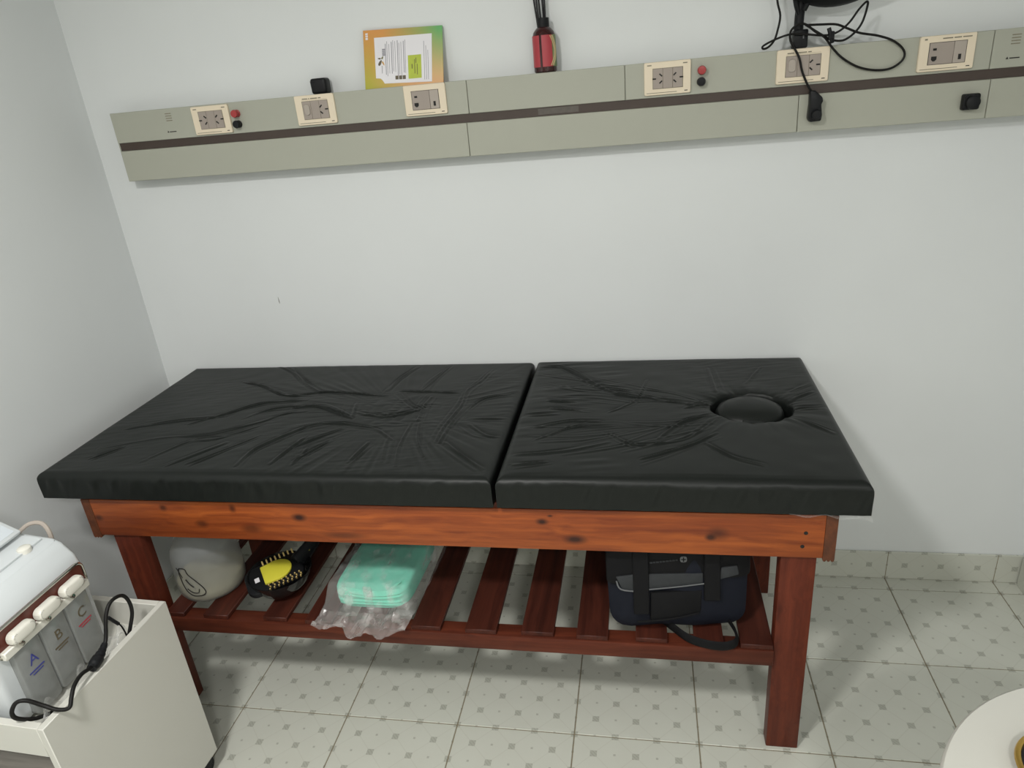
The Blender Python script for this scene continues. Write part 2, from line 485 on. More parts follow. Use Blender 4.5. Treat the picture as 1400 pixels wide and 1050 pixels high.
for i, (x0, x1) in enumerate([(.352, .410), (.471, .548), (.652, .724), (.780, .857), (.921, 1.002), (1.083, 1.165), (1.232, 1.315), (1.381, 1.465), (1.524, 1.603), (1.672, 1.750), (1.814, 1.885), (1.924, 2.000)]):
    b = B(); dy = random.uniform(-.003, .003); box(b, x0, x1, -.716 + dy, -.075, .331, .345, .0015, 1); obj('slat', b, 'slat', tb)
b = B(); box(b, .222, 2.109, FY + .004, -.052, .722, .737); obj('top_board', b, 'rail', tb)
for x, z in ((2.048, .676), (2.043, .640)):
    b = B(); lathe(b, [(.0045, -.002), (.0045, .001), (0, .0015)], (x, FY, z), 10, Matrix.Rotation(PI / 2, 4, 'X')); obj('screw', b, 'slot', tb)

# mattress sections: wrinkled vinyl
FOLDS_L=[[(0.631,-0.266),(0.721,-0.246),(0.822,-0.255),(0.946,-0.279)],
[(0.676,-0.359),(0.746,-0.346),(0.834,-0.393),(0.89,-0.426)],
[(0.744,-0.499),(0.798,-0.462),(0.873,-0.456),(0.924,-0.469),(0.99,-0.492),(1.049,-0.549)],
[(0.887,-0.387),(0.942,-0.407),(0.992,-0.414),(1.042,-0.389),(1.074,-0.356)],
[(0.931,-0.236),(0.939,-0.144),(0.969,-0.045)],
[(1.039,-0.238),(1.058,-0.148),(1.078,-0.05)],
[(1.172,-0.564),(1.17,-0.475),(1.187,-0.338),(1.182,-0.241),(1.209,-0.168),(1.228,-0.073)],
[(1.087,-0.439),(1.078,-0.35),(1.083,-0.282)],
[(0.974,-0.251),(1.038,-0.336),(1.082,-0.363)],
[(1.216,-0.365),(1.242,-0.299),(1.319,-0.266)],
[(1.23,-0.427),(1.334,-0.422)],
[(1.238,-0.463),(1.294,-0.52),(1.333,-0.531)],
[(1.199,-0.564),(1.255,-0.625),(1.324,-0.691)],
[(1.096,-0.451),(1.118,-0.543),(1.161,-0.637)],
[(1.073,-0.451),(1.083,-0.586),(1.106,-0.686)],
[(1.051,-0.554),(1.079,-0.668)],
[(0.989,-0.566),(0.976,-0.669)],
[(0.969,-0.236),(1.06,-0.246),(1.161,-0.255)],
[(0.793,-0.6),(0.835,-0.545),(0.891,-0.487)],
[(0.828,-0.672),(0.853,-0.61),(0.885,-0.556)],
[(0.524,-0.045),(0.624,-0.166),(0.714,-0.245)],
[(0.887,-0.419),(0.866,-0.334)],
[(1.183,-0.564),(1.186,-0.475),(1.202,-0.352)],
[(0.68,-0.267),(0.596,-0.258),(0.49,-0.186),(0.4,-0.151)],
[(0.697,-0.303),(0.572,-0.316),(0.483,-0.39),(0.397,-0.462)],
[(0.732,-0.379),(0.666,-0.398),(0.611,-0.45),(0.499,-0.523),(0.36,-0.548),(0.216,-0.607)],
[(0.625,-0.475),(0.544,-0.547),(0.468,-0.57),(0.399,-0.68)],
[(0.776,-0.475),(0.722,-0.546),(0.687,-0.612),(0.683,-0.695)],
[(0.657,-0.534),(0.575,-0.646),(0.538,-0.688)],
[(0.587,-0.569),(0.488,-0.699)],
[(0.797,-0.545),(0.77,-0.683)],
[(0.834,-0.6),(0.834,-0.682)],
[(0.448,-0.005),(0.543,-0.08),(0.641,-0.182)],
[(0.494,-0.41),(0.324,-0.449),(0.211,-0.494)],
[(0.288,-0.595),(0.229,-0.662)],
[(0.716,-0.345),(0.623,-0.351),(0.559,-0.411)]]
FOLDS_R=[[(1.382,-0.064),(1.448,-0.074),(1.517,-0.146),(1.6,-0.256),(1.658,-0.296),(1.706,-0.307)],
[(1.691,-0.646),(1.758,-0.611),(1.821,-0.567),(1.874,-0.514)],
[(1.733,-0.546),(1.793,-0.459),(1.868,-0.417)],
[(1.725,-0.575),(1.802,-0.545),(1.88,-0.442)],
[(1.805,-0.373),(1.875,-0.338)],
[(1.887,-0.104),(1.892,-0.272)],
[(1.981,-0.214),(2.037,-0.098)],
[(1.611,-0.515),(1.677,-0.576),(1.746,-0.568)],
[(1.43,-0.548),(1.527,-0.483),(1.624,-0.475)],
[(1.391,-0.63),(1.509,-0.607),(1.613,-0.562)],
[(1.421,-0.483),(1.509,-0.45),(1.586,-0.45)],
[(1.432,-0.322),(1.515,-0.332)],
[(1.842,-0.567),(1.895,-0.63),(1.96,-0.668)],
[(2.088,-0.267),(2.15,-0.219)],
[(2.087,-0.314),(2.147,-0.268)],
[(2.077,-0.368),(2.149,-0.36)],
[(2.06,-0.418),(2.142,-0.513)],
[(1.387,-0.414),(1.474,-0.406)],
[(1.606,-0.398),(1.675,-0.326),(1.707,-0.185)],
[(1.446,-0.369),(1.535,-0.388)],
[(1.392,-0.679),(1.473,-0.664)]]

def vnoise(x, y, seed):
    r = np.random.RandomState(seed); g = r.rand(64, 64)
    xi = np.floor(x).astype(int); yi = np.floor(y).astype(int); fx = x - xi; fy = y - yi
    fx = fx * fx * (3 - 2 * fx); fy = fy * fy * (3 - 2 * fy)
    a = g[xi % 64, yi % 64]; b_ = g[(xi + 1) % 64, yi % 64]; c = g[xi % 64, (yi + 1) % 64]; d = g[(xi + 1) % 64, (yi + 1) % 64]
    return (a * (1 - fx) + b_ * fx) * (1 - fy) + (c * (1 - fx) + d * fx) * fy - .5
def fold_height(X, Y, folds, amp, wid, seed):
    H = np.zeros_like(X); rs = np.random.RandomState(seed)
    for f in folds:
        P = np.array([tuple(p)[:2] for p in smooth_path([(x, y, 0) for x, y in f], 6)])
        A = amp * rs.uniform(.65, 1.3); w = wid * rs.uniform(.75, 1.35)
        best = np.full(X.shape, 9.0); sgn = np.zeros_like(X); tpar = np.zeros_like(X)
        m_ = (X > P[:, 0].min() - .04) & (X < P[:, 0].max() + .04) & (Y > P[:, 1].min() - .04) & (Y < P[:, 1].max() + .04)
        if not m_.any(): continue
        x, y = X[m_], Y[m_]; bd = np.full(x.shape, 9.0); sg = np.zeros_like(x); tp = np.zeros_like(x)
        n = len(P) - 1
        for i in range(n):
            d = P[i + 1] - P[i]; L2 = d @ d
            if L2 < 1e-12: continue
            t = np.clip(((x - P[i, 0]) * d[0] + (y - P[i, 1]) * d[1]) / L2, 0, 1)
            ex, ey = x - P[i, 0] - t * d[0], y - P[i, 1] - t * d[1]
            dd = np.hypot(ex, ey); k = dd < bd
            bd[k] = dd[k]; sg[k] = np.sign(d[0] * ey - d[1] * ex)[k]; tp[k] = ((i + t) / n)[k]
        s = bd * sg
        fade = np.sin(np.pi * np.clip(tp * .94 + .03, 0, 1)) ** .55
        H[m_] += A * fade * (np.exp(-(s / w) ** 2) - .75 * np.exp(-((s - 1.7 * w) / (.8 * w)) ** 2) * (1 if rs.rand() < .5 else 1) - .35 * np.exp(-((s + 2.0 * w) / w) ** 2))
    return H
def cushion(x0, x1, y0, y1, z0, z1, folds, seed, hole=None, step=.0027, r=.020, gather=None, fine=()):
    def axis(a0, a1):
        n = int((a1 - a0 - 2 * r) / step)
        flat = np.linspace(a0 + r, a1 - r, n)
        arc = np.linspace(0, PI / 2, 9)[1:]
        side = np.linspace(0, z1 - z0 - r, 9)[1:]
        lo_p = [(a0 + r - r * math.sin(t), r - r * math.cos(t)) for t in arc]; lo_s = [(a0, r + s) for s in side]
        hi_p = [(a1 - r + r * math.sin(t), r - r * math.cos(t)) for t in arc]; hi_s = [(a1, r + s) for s in side]
        L = lo_s[::-1] + lo_p[::-1] + [(v, 0.0) for v in flat] + hi_p + hi_s
        return np.array(L)
    ax, ay = axis(x0, x1), axis(y0, y1)
    X, Y = np.meshgrid(ax[:, 0], ay[:, 0], indexing='ij')
    D = np.maximum(ax[:, 1][:, None], ay[:, 1][None, :])
    Z = z1 - D
    ed = np.minimum(np.minimum(X - x0, x1 - X), np.minimum(Y - y0, y1 - Y))
    top = np.clip(1 - D / r, 0, 1) * np.clip(ed / .03, 0, 1)
    jit = np.random.RandomState(seed + 40)
    more = []
    for f in folds:
        for k in range(2):
            ox, oy = jit.normal(0, .011, 2); more.append([(x + ox + jit.normal(0, .004), y + oy + jit.normal(0, .004)) for x, y in f])
    H = fold_height(X, Y, folds, .0024, .0036, seed) + fold_height(X, Y, more, .0010, .0028, seed + 9) + fold_height(X, Y, folds[:3], .0022, .0030, seed) + fold_height(X, Y, fine, .0012, .0030, seed + 3)
    # fine gathers and softness
    if gather:
        gx, gy = gather
        th = np.arctan2(Y - gy, X - gx); rr = np.hypot(X - gx, Y - gy)
        msk = np.clip((rr - .06) / .15, 0, 1) * np.clip((.62 - rr) / .3, 0, 1) * np.clip(vnoise(th * 2 + 40, rr * 5 + 7, seed + 8) * 3 + .7, 0, 1)
        H += .0026 * msk * vnoise(th * 26 + 200, rr * 4 + 11, seed + 7) * np.clip(rr / .25, .4, 1)
        cr = np.exp(-(((X - gx) / .11) ** 2 + ((Y - gy) / .09) ** 2))
        wx = X + .012 * vnoise(X * 30, Y * 30, 5); wy = Y + .012 * vnoise(X * 30 + 9, Y * 30 + 4, 6)
        H += .0040 * cr * (np.abs(vnoise(wx * 34, wy * 60, seed + 12)) * 2 - .5)
    else:
        msk = np.clip((1.68 - X) / .12, 0, 1) * np.clip(vnoise(X * 6 + 2, Y * 7 + 5, seed + 8) * 3 + .6, 0, 1)
        H += .0034 * msk * vnoise(X * 9 + Y * 5, Y * 62 - X * 9, seed + 7)
    H += .0010 * vnoise(X * 22 + 3, Y * 26 + 5, seed) + .0030 * vnoise(X * 5, Y * 6, seed + 1)
    H += .0007 * vnoise(X * 18 + Y * 40, Y * 110 - X * 30, seed + 2) * np.clip(vnoise(X * 4 + 9, Y * 5, seed + 3) * 4 + .4, 0, 1)
    H += .003 * (1 - ((2 * X - x0 - x1) / (x1 - x0)) ** 2)
    if hole:
        cx, cy, ra, rb = hole
        rho = np.hypot((X - cx) / ra, (Y - cy) / rb); th = np.arctan2((Y - cy) / rb, (X - cx) / ra)
        e = np.clip(rho - 1, 0, 9)
        ang = vnoise(th * 19 / PI + 20, e * .8 + 3, 77) + .6 * vnoise(th * 34 / PI + 40, e * 1.5 + 1, 78)
        H += .0062 * ang * np.exp(-e / .6) * np.clip(e / .08, 0, 1)
        H -= .007 * np.exp(-e / .16)
    Z = Z + H * top
    if hole:
        k = 1 / (1 + np.exp((rho - .98) / .018))
        Z = Z - .056 * k
    # puckers on the upright sides, pulled down by the staples below
    sd = np.clip(D / r - .3, 0, 1)
    pk = vnoise(X * 48, Y * 48 + D * 20, seed + 5) + .6 * vnoise(X * 110 + D * 40, Y * 110, seed + 6)
    amt = .0050 * sd * np.clip(1.25 - D / (z1 - z0), .15, 1)
    Y = Y + np.where((ay[:, 1][None, :] > ax[:, 1][:, None]), np.where(Y < (y0 + y1) / 2, -1, 1) * 0 + pk * amt * np.where(Y < (y0 + y1) / 2, 1, 0), 0)
    nx, ny = X.shape
    V = np.stack([X, Y, Z], -1).reshape(-1, 3)
    I = np.arange(nx * ny).reshape(nx, ny)
    Q = np.stack([I[:-1, :-1], I[1:, :-1], I[1:, 1:], I[:-1, 1:]], -1).reshape(-1, 4)
    me = bpy.data.meshes.new('cushion'); nv = len(V)
    V = np.vstack([V, [[x0, y0, z0], [x1, y0, z0], [x1, y1, z0], [x0, y1, z0]]])
    me.from_pydata(V.tolist(), [], Q.tolist() + [[nv + 3, nv + 2, nv + 1, nv]])
    me.polygons.foreach_set('use_smooth', [True] * len(me.polygons))
    me.update()
    return me
MZ0, MZ1 = .738, .812
ms = thing('massage_mattress', 'longer left section of the black vinyl mattress on the massage table', 'mattress', (.74, -.374, MZ0))
obj('cover', cushion(.131, 1.351, -.7425, -.006, MZ0, MZ1, FOLDS_L, 11, gather=(1.02, -.385)), 'vinyl', ms)
rg = random.Random(31); FINE_R = []
for k in range(26):
    ya = rg.uniform(-.70, -.10); xa = rg.uniform(1.38, 1.46); f_ = rg.uniform(.35, .85)
    yb = -.40 + (ya + .40) * .25 + rg.uniform(-.05, .05); xb = 1.87
    P_ = [(xa + (xb - xa) * t_, ya + (yb - ya) * t_ ** 1.3 + .02 * math.sin(t_ * 5 + k) + rg.uniform(-.006, .006)) for t_ in (0, .25, .5, .75, 1)]
    o_ = rg.randint(0, 2); FINE_R.append(P_[o_:o_ + 3])
HOLE = (1.975, -.362, .101, .083)
mr = thing('massage_mattress', 'shorter right section of the black vinyl mattress with a round face hole', 'mattress', (1.765, -.374, MZ0))
obj('cover', cushion(1.361, 2.170, -.7425, -.006, MZ0, MZ1 + .002, FOLDS_R, 23, HOLE, fine=FINE_R), 'vinyl', mr)
b = B()
t = bmesh.new(); bmesh.ops.create_grid(t, x_segments=16, y_segments=8, size=.5)
for v in t.verts:
    x = 2.175 - (.5 - v.co.x) * .17; y = -.7455 + (v.co.y + .5) * .022
    v.co = Vector((x, y, .7355 - .004 * math.sin(x * 90) - (.009 * max(0, (x - 2.08) / .09)) * (.5 - v.co.y)))
merge(b, t); obj('plastic_film', b, 'filmthin', mr, label='loose clear plastic film under the corner')
fc = thing('face_hole_cushion', 'small round black cushion filling the face hole of the mattress', 'cushion', (HOLE[0], HOLE[1], MZ1 - .055))
b = B()
lathe(b, [(0, -.054), (.80, -.054), (.86, -.048), (.88, -.03), (.87, -.014), (.82, -.003), (.66, .006), (.35, .011), (0, .012)], (0, 0, 0), 40)
for v in b.verts:
    v.co = Vector((HOLE[0] - .004 + v.co.x * .099, HOLE[1] + .002 + v.co.y * .081, MZ1 - .002 + v.co.z + v.co.y * .004 - .006 * max(0, -v.co.y) ** 2))
obj('cover', b, 'vinyl', fc)
b = B(); box(b, HOLE[0] - .03, HOLE[0] + .022, HOLE[1] - .078, HOLE[1] - .046, MZ1 - .030, MZ1 - .008, .005); obj('pull_tab', b, 'vinyl', fc)

# ------------------------------------------------------------------ service panel on the back wall
PY = -.060; PZ0, PZ1 = 1.4615, 1.6605; PX0, PX1 = .122, XR - .02
pn = thing('wall_service_panel', 'long grey-green electrical service panel with brown stripe along the white wall', 'panel', ((PX0 + PX1) / 2, 0, PZ0))
b = B(); box(b, PX0 + .004, PX1, -.054, 0, PZ0 + .002, PZ1 - .001); obj('body', b, 'panel', pn)
b = B(); box(b, PX0 + .003, PX1, PY + .004, -.05, 1.552, 1.5745); obj('brown_stripe', b, 'strip', pn)
xs = [PX0, 1.2325, 1.660, 2.5325, PX1]
for a, c in zip(xs, xs[1:]):
    b = B(); box(b, a + .0006, c - .0006, PY, -.045, 1.5745, PZ1, .0012, 1); obj('upper_cover', b, 'panel', pn)
xs = [PX0 + .002, 1.2225, 2.0985, 2.541, PX1]
for a, c in zip(xs, xs[1:]):
    b = B(); box(b, a + .0006, c - .0006, PY, -.045, PZ0, 1.5515, .0012, 1); obj('lower_cover', b, 'panel', pn)
b = B(); box(b, PX0 - .001, PX0 + .004, PY + .004, 0, PZ0, PZ1); obj('end_cap', b, 'panel', pn)
def dashes(rects, y, th=.0005):
    b = B()
    for x0, x1, z0, z1 in rects: box(b, x0, x1, y - th, y, z0, z1)
    return b
# printing on the panel: column of small lines and a maker's mark at either end
for bx in (.300, 2.565):
    R = [(bx + .006, bx + .026, 1.645 - .0065 * k, 1.6473 - .0065 * k) for k in range(4)]
    obj('panel_print', dashes(R, PY), 'print', pn)['kind'] = 'stuff'
    R = [(bx - .000 + .008, bx + .030, 1.594, 1.5965)]
    b = dashes(R, PY); prism(b, [(bx, 1.5935), (bx + .006, 1.5935), (bx + .003, 1.599)], 'y', PY - .0005, PY); obj('panel_mark', b, 'slot', pn)
b = B(); box(b, 1.424, 1.535, PY + .0032, PY + .0045, 1.556, 1.5715); obj('sticker_residue', b, 'residue', pn)
def plate(x0, kind, w=.121, z0=1.5805, h=.0795, tilt=0):
    b = B(); prism(b, rrect(x0, x0 + w, z0, z0 + h, .003, 3), 'y', PY - .0065, PY + .001, .0012, 1)
    pl = obj('socket_plate', b, 'cream', pn)
    f = PY - .0065
    mx0, mx1, mz0, mz1 = x0 + .0225, x0 + w - .0205, z0 + .0155, z0 + .0635
    b = B(); box(b, mx0 - .0008, mx1 + .0008, f - .0006, f + .003, mz0 - .0008, mz1 + .0008); obj('module_seat', b, 'slot' if kind == 'data' else 'print', pl)
    b = B(); box(b, x0 + .006, x0 + w - .035, f - .0003, f + .001, z0 + .0048, z0 + .0062); obj('seam', b, 'print', pl)
    b = B(); box(b, x0 + w - .016, x0 + w - .008, f - .0003, f + .001, z0 + .0055, z0 + .0075); obj('maker_mark', b, 'slot', pl)
    wmod = (mx1 - mx0) / 3; zc = (mz0 + mz1) / 2
    def sock(cx, flip):
        for dx, dz, ang in ((-.006, .0085, 42), (-.006, -.0085, -42), (.0105, 0, 0)):
            q = B(); box(q, -.0046, .0046, -.0006, .0006, -.0016, .0016)
            a = math.radians(ang)
            bmesh.ops.transform(q, matrix=Matrix.Translation((cx + dx * flip, f - .0018, zc + dz)) @ Matrix.Rotation(-a * flip if flip > 0 else -a * flip, 4, 'Y'), verts=q.verts)
            obj('slot', q, 'slot', pl)
    def module(k, n=1, mat='greymod'):
        q = B(); box(q, mx0 + wmod * k + .0003, mx0 + wmod * (k + n) - .0003, f - .0015, f + .002, mz0, mz1, .0006, 1); return obj('module', q, mat, pl)
    if kind == 'double':
        for k in range(3): module(k)
        sock(mx0 + wmod * .55, -1); sock(mx0 + wmod * 2.45, 1)
        for xx in (x0 + .008, x0 + w - .020):
            obj('printed_text', dashes([(xx, xx + .011, z0 + h - .0085, z0 + h - .006)], f), 'print', pl)
    elif kind == 'switch':
        for k in range(3): module(k, 1, 'greymod')
        q = B(); prism(q, rrect(mx0 + .005, mx0 + wmod - .004, zc - .013, zc + .017, .0078, 5), 'y', f - .0045, f - .001, .001, 1); obj('rocker', q, 'greymod2', pl)
        sock(mx0 + wmod * 2.4, 1)
        R = []; xx = mx0 + .002
        for L in (.016, .003, .021, .008): R.append((xx, xx + L, z0 + h - .0105, z0 + h - .0080)); xx += L + .003
        obj('printed_text', dashes(R, f), 'print', pl)['kind'] = 'stuff'
        obj('text_rule', dashes([(mx0, mx1, z0 + h - .0125, z0 + h - .0121)], f), 'print', pl)
    else:
        module(0, 2); m3 = module(2, 1, 'greymod2')
        cx = mx0 + .012
        q = B(); box(q, cx - .004, cx + .004, f - .0022, f, zc + .007, zc + .012); obj('indicator', q, 'slot', pl)
        q = B(); prism(q, [(cx - .006, zc - .006), (cx + .006, zc - .006), (cx + .006, zc - .013), (cx + .002, zc - .017), (cx - .002, zc - .017), (cx - .006, zc - .013)], 'y', f - .0022, f); obj('phone_jack', q, 'slot', pl)
        cx = mx1 - .013
        q = B(); box(q, cx - .0032, cx + .0032, f - .0022, f, zc - .017, zc - .005); obj('data_port', q, 'slot', pl)
        R = [(x0 + .010, x0 + .016, z0 + h - .009, z0 + h - .0055)]; xx = x0 + .050
        for L in (.022, .016, .020): R.append((xx, xx + L, z0 + h - .009, z0 + h - .0065)); xx += L + .003
        if x0 > 2: obj('printed_text', dashes(R, f), 'print', pl)['kind'] = 'stuff'
    return pl
plate(.396, 'double', .120, 1.579, .078)
plate(.7265, 'switch', .120)
plate(1.0530, 'data', .120)
plate(1.7095, 'double', .1185)
plate(2.0380, 'switch', .1250)
plate(2.3675, 'data', .1250)
for x, z, c in ((.5385, 1.629, 'red'), (.5375, 1.600, 'black'), (1.855, 1.631, 'red'), (1.854, 1.604, 'black')):
    b = B(); lathe(b, [(0.0105, 0), (.0105, .003), (.0075, .004), (.0075, .008), (.0105, .009), (.0110, .016), (.0095, .020), (.004, .0208), (0, .0205)], (x, PY, z), 20, Matrix.Rotation(PI / 2, 4, 'X'))
    obj('terminal_post', b, c, pn, label='red screw terminal' if c == 'red' else 'black screw terminal')

# things standing on or plugged into the panel
ad = thing('plug_adapter', 'chunky black plug adapter standing on the panel above the left switch plate', 'adapter', (.80, -.032, PZ1))
b = B(); box(b, .776, .823, -.05, -.012, PZ1, 1.702, .007, 3); obj('body', b, 'black', ad)
b = B(); lathe(b, [(.0, 0), (.015, 0), (.0165, .003), (.0165, .03), (0, .03)], (.788, -.03, PZ1 + .006), 20, Matrix.Rotation(.15, 4, 'X')); obj('barrel', b, 'black', ad)

bk = thing('booklet', 'colourful orange and green booklet leaning on the wall above the panel', 'booklet', (.9375, -.047, PZ1))
bk.rotation_euler = (-.235, .035, 0)
def bpart(name, bm, mat, par=bk, label=None): return obj(name, bm, mat, par, world=False, label=label)
b = B(); box(b, 0, .228, 0, .0035, 0, .155, .0006, 1); cov = bpart('cover', b, 'booklet')
pg = [(.052, .022), (.058, .013), (.195, .012), (.198, .136), (.032, .134), (.033, .028), (.046, .027)]
b = B(); prism(b, pg, 'y', -.0006, .0004); page = bpart('page', b, 'paper')
rows = []
for k in range(11):
    x = .062 + k * .0058 + (0 if k % 3 else .001)
    rows.append((x, x + (.0011 if k % 3 else .0018), .030 + random.uniform(0, .014), .125 - random.uniform(0, .010)))
for k in range(3):
    x = .174 + k * .0055; rows.append((x, x + .0012, .018, .118 - k * .012))
b = B()
for x0, x1, z0, z1 in rows: box(b, x0, x1, -.0010, -.0005, z0, z1)
bpart('printed_lines', b, 'ink', page)['kind'] = 'stuff'
b = B(); prism(b, [(.128, .022), (.166, .023), (.166, .084), (.128, .083)], 'y', -.0011, -.0005); st = bpart('sticker', b, 'lime', page)
b = B(); 
for x0, x1, z0, z1 in ((.138, .141, .048, .060), (.146, .148, .035, .072), (.153, .155, .032, .060), (.150, .152, .062, .076)): box(b, x0, x1, -.0014, -.001, z0, z1)
bpart('sticker_print', b, 'olive', st)['kind'] = 'stuff'
def leaf(cx, cz, L, w, ang, mat):
    P = []
    for i in range(14):
        t = 2 * PI * i / 14; P.append((L / 2 * math.cos(t), w / 2 * math.sin(t) * (1 - .35 * math.cos(t))))
    a = math.radians(ang); P = [(cx + x * math.cos(a) - z * math.sin(a), cz + x * math.sin(a) + z * math.cos(a)) for x, z in P]
    q = B(); prism(q, P, 'y', -.0011, -.0005); return bpart('logo_leaf', q, mat, page)
leaf(.047, .068, .017, .007, 60, 'inkbrown'); leaf(.056, .066, .013, .004, -60, 'orangeink'); leaf(.045, .079, .009, .004, 175, 'inkbrown'); leaf(.054, .081, .009, .004, 60, 'olive')
b = B()
for z0, z1 in ((.086, .090), (.091, .095), (.096, .099), (.100, .104)): box(b, .054, .0625, -.001, -.0005, z0, z1)
box(b, .0515, .0530, -.001, -.0005, .040, .060); bpart('logo_text', b, 'ink', page)['kind'] = 'stuff'
b = B()
for k in range(3): box(b, .090 + k * .0105, .099 + k * .0105, -.001, -.0005, .022, .032)
bpart('print_icons', b, 'inkbrown', page)['kind'] = 'stuff'
b = B()
for z0, z1 in ((.143, .147), (.137, .1415), (.130, .1355)): box(b, .007, .014, -.0006, .0002, z0, z1)
bpart('cover_text', b, 'paper')['kind'] = 'stuff'

rd = thing('reed_diffuser', 'dark red bottle with black reed sticks standing on the panel', 'diffuser', (1.449, -.031, PZ1))
BR = .0305
b = B(); lathe(b, [(0, 0), (BR - .004, 0), (BR, .003), (BR, .088), (BR - .003, .098), (.020, .107), (.0155, .110), (.0155, .112), (0, .112)], (1.449, -.031, PZ1), 36); bt = obj('bottle', b, 'amber', rd)
b = B(); lathe(b, [(.0, .109), (.0158, .109), (.0162, .111), (.0162, .131), (.0150, .132), (.006, .132), (.006, .125), (0, .125)], (1.449, -.031, PZ1), 28); obj('collar', b, 'black', rd)
def wrap(a0, a1, z0, z1, r, n=14):
    q = B(); rows = []
    for i in range(n + 1):
        a = math.radians(a0 + (a1 - a0) * i / n)
        rows.append([q.verts.new((1.449 + rr * math.cos(a), -.031 + rr * math.sin(a), z)) for rr, z in ((r, z0), (r, z1), (r - .0004, z1), (r - .0004, z0))])
    for A_, B_ in zip(rows, rows[1:]):
        for k in range(4): q.faces.new((A_[k], A_[(k + 1) % 4], B_[(k + 1) % 4], B_[k]))
    q.faces.new(rows[0]); q.faces.new(list(reversed(rows[-1])))
    return q
lab = obj('label_wrap', wrap(180, 252, PZ1 + .014, PZ1 + .090, BR + .0006), 'labelred', rd)
lab2 = obj('label_wrap', wrap(264, 318, PZ1 + .014, PZ1 + .090, BR + .0006), 'labelred', rd)
obj('label_edge', wrap(318, 376, PZ1 + .014, PZ1 + .090, BR + .0006), 'labelgreen', lab2)
for dk in (0, 8, 15):
    pts = []
    for i in range(9):
        z = PZ1 + .016 + .072 * i / 8; a = math.radians(306 + dk + 24 * math.sin(PI * i / 8)); pts.append((1.449 + (BR + .0012) * math.cos(a), -.031 + (BR + .0012) * math.sin(a), z))
    b = B(); tube(b, pts, .0010, 5, 2); obj('label_ornament', b, 'labelgold', lab2)
for dx, dy, lx in ((-.004, 0, -.030), (-.002, .003, -.024), (.001, -.003, -.016), (.005, .002, -.008), (.006, .003, .0)):
    b = B(); tube(b, [(1.449 + dx, -.031 + dy, PZ1 + .02), (1.449 + dx + lx, -.031 + dy * 1.5 + .004, PZ1 + .30)], .0025, 6); obj('reed', b, 'black', rd)

lm = thing('clip_lamp', 'black round lamp head on a jointed arm clipped to the panel', 'lamp', (2.092, -.045, PZ1))
b = B(); box(b, 2.0755, 2.110, -.062, -.028, PZ1, 1.703, .004); obj('clamp', b, 'black', lm)
b = B(); box(b, 2.097, 2.100, -.0628, -.060, 1.682, 1.692); obj('clamp_switch', b, 'bagsilver', lm)
b = B(); tube(b, [(2.089, -.045, 1.700), (2.089, -.046, 1.735), (2.092, -.050, 1.775), (2.100, -.070, 1.84)], .0115, 10); obj('arm', b, 'black', lm)
b = B(); tube(b, [(2.085, -.055, 1.738), (2.076, -.060, 1.76), (2.068, -.060, 1.80), (2.062, -.055, 1.86)], .0055, 8); obj('arm_strut', b, 'black', lm)
b = B(); tube(b, [(2.095, -.062, 1.745), (2.108, -.07, 1.772), (2.122, -.08, 1.79)], .007, 8); obj('hinge', b, 'black', lm)
b = B(); lathe(b, [(0, -.014), (.06, -.013), (.115, -.008), (.130, .0), (.131, .008), (.124, .012), (0, .012)], (0, 0, 0), 48)
hm = Matrix.Translation((2.163, -.150, 1.834)) @ Matrix.Rotation(math.radians(-43), 4, 'X')
bmesh.ops.transform(b, matrix=hm, verts=b.verts); hd = obj('head', b, 'black', lm)
b = B(); lathe(b, [(0, .012), (.118, .012), (.118, .0145), (0, .0145)], (0, 0, 0), 40); bmesh.ops.transform(b, matrix=hm, verts=b.verts); obj('diffuser', b, 'paper', hd)
c1 = [(2.030, -.055, 1.83), (2.032, -.06, 1.773), (2.041, -.06, 1.738), (2.036, -.06, 1.703), (2.029, -.062, 1.683), (2.016, -.065, 1.670), (2.004, -.066, 1.667), (2.004, -.064, 1.674), (2.032, -.066, 1.686), (2.066, -.068, 1.694), (2.10, -.070, 1.691)]
c3 = [(2.105, -.070, 1.691), (2.145, -.075, 1.684), (2.174, -.080, 1.689), (2.197, -.085, 1.707), (2.215, -.088, 1.733), (2.231, -.088, 1.748), (2.234, -.085, 1.737), (2.227, -.080, 1.704), (2.211, -.078, 1.682), (2.188, -.076, 1.669), (2.161, -.076, 1.673), (2.136, -.078, 1.687), (2.100, -.070, 1.712)]
b = B(); tube(b, c1 + c3[1:], .0026, 8, 5); obj('cable', b, 'blackcord', lm)
pc = thing('power_cable', 'black power cord looping over the panel with its plug in the lower cover', 'cord', (2.17, -.07, 1.60))
c2 = [(2.098, -.075, 1.711), (2.133, -.075, 1.709), (2.169, -.075, 1.706), (2.194, -.073, 1.696), (2.226, -.072, 1.682), (2.269, -.070, 1.672), (2.306, -.070, 1.657), (2.332, -.068, 1.634), (2.332, -.068, 1.613), (2.307, -.068, 1.596), (2.271, -.068, 1.595), (2.230, -.070, 1.606), (2.192, -.072, 1.629), (2.165, -.075, 1.655), (2.144, -.080, 1.680), (2.122, -.080, 1.694), (2.099, -.080, 1.712)]
c4 = [(2.082, -.078, 1.714), (2.066, -.075, 1.702), (2.066, -.072, 1.681), (2.076, -.073, 1.663), (2.090, -.073, 1.638), (2.099, -.073, 1.607), (2.114, -.073, 1.575), (2.126, -.072, 1.556)]
b = B(); tube(b, c2 + c4, .0027, 8, 5); obj('cable', b, 'blackcord', pc)
b = B(); tube(b, [(2.152, -.082, 1.699), (2.156, -.084, 1.686), (2.163, -.080, 1.666)], .005, 8); box(b, 2.152, 2.166, -.088, -.078, 1.672, 1.692, .003); obj('cable_tie', b, 'black', pc)
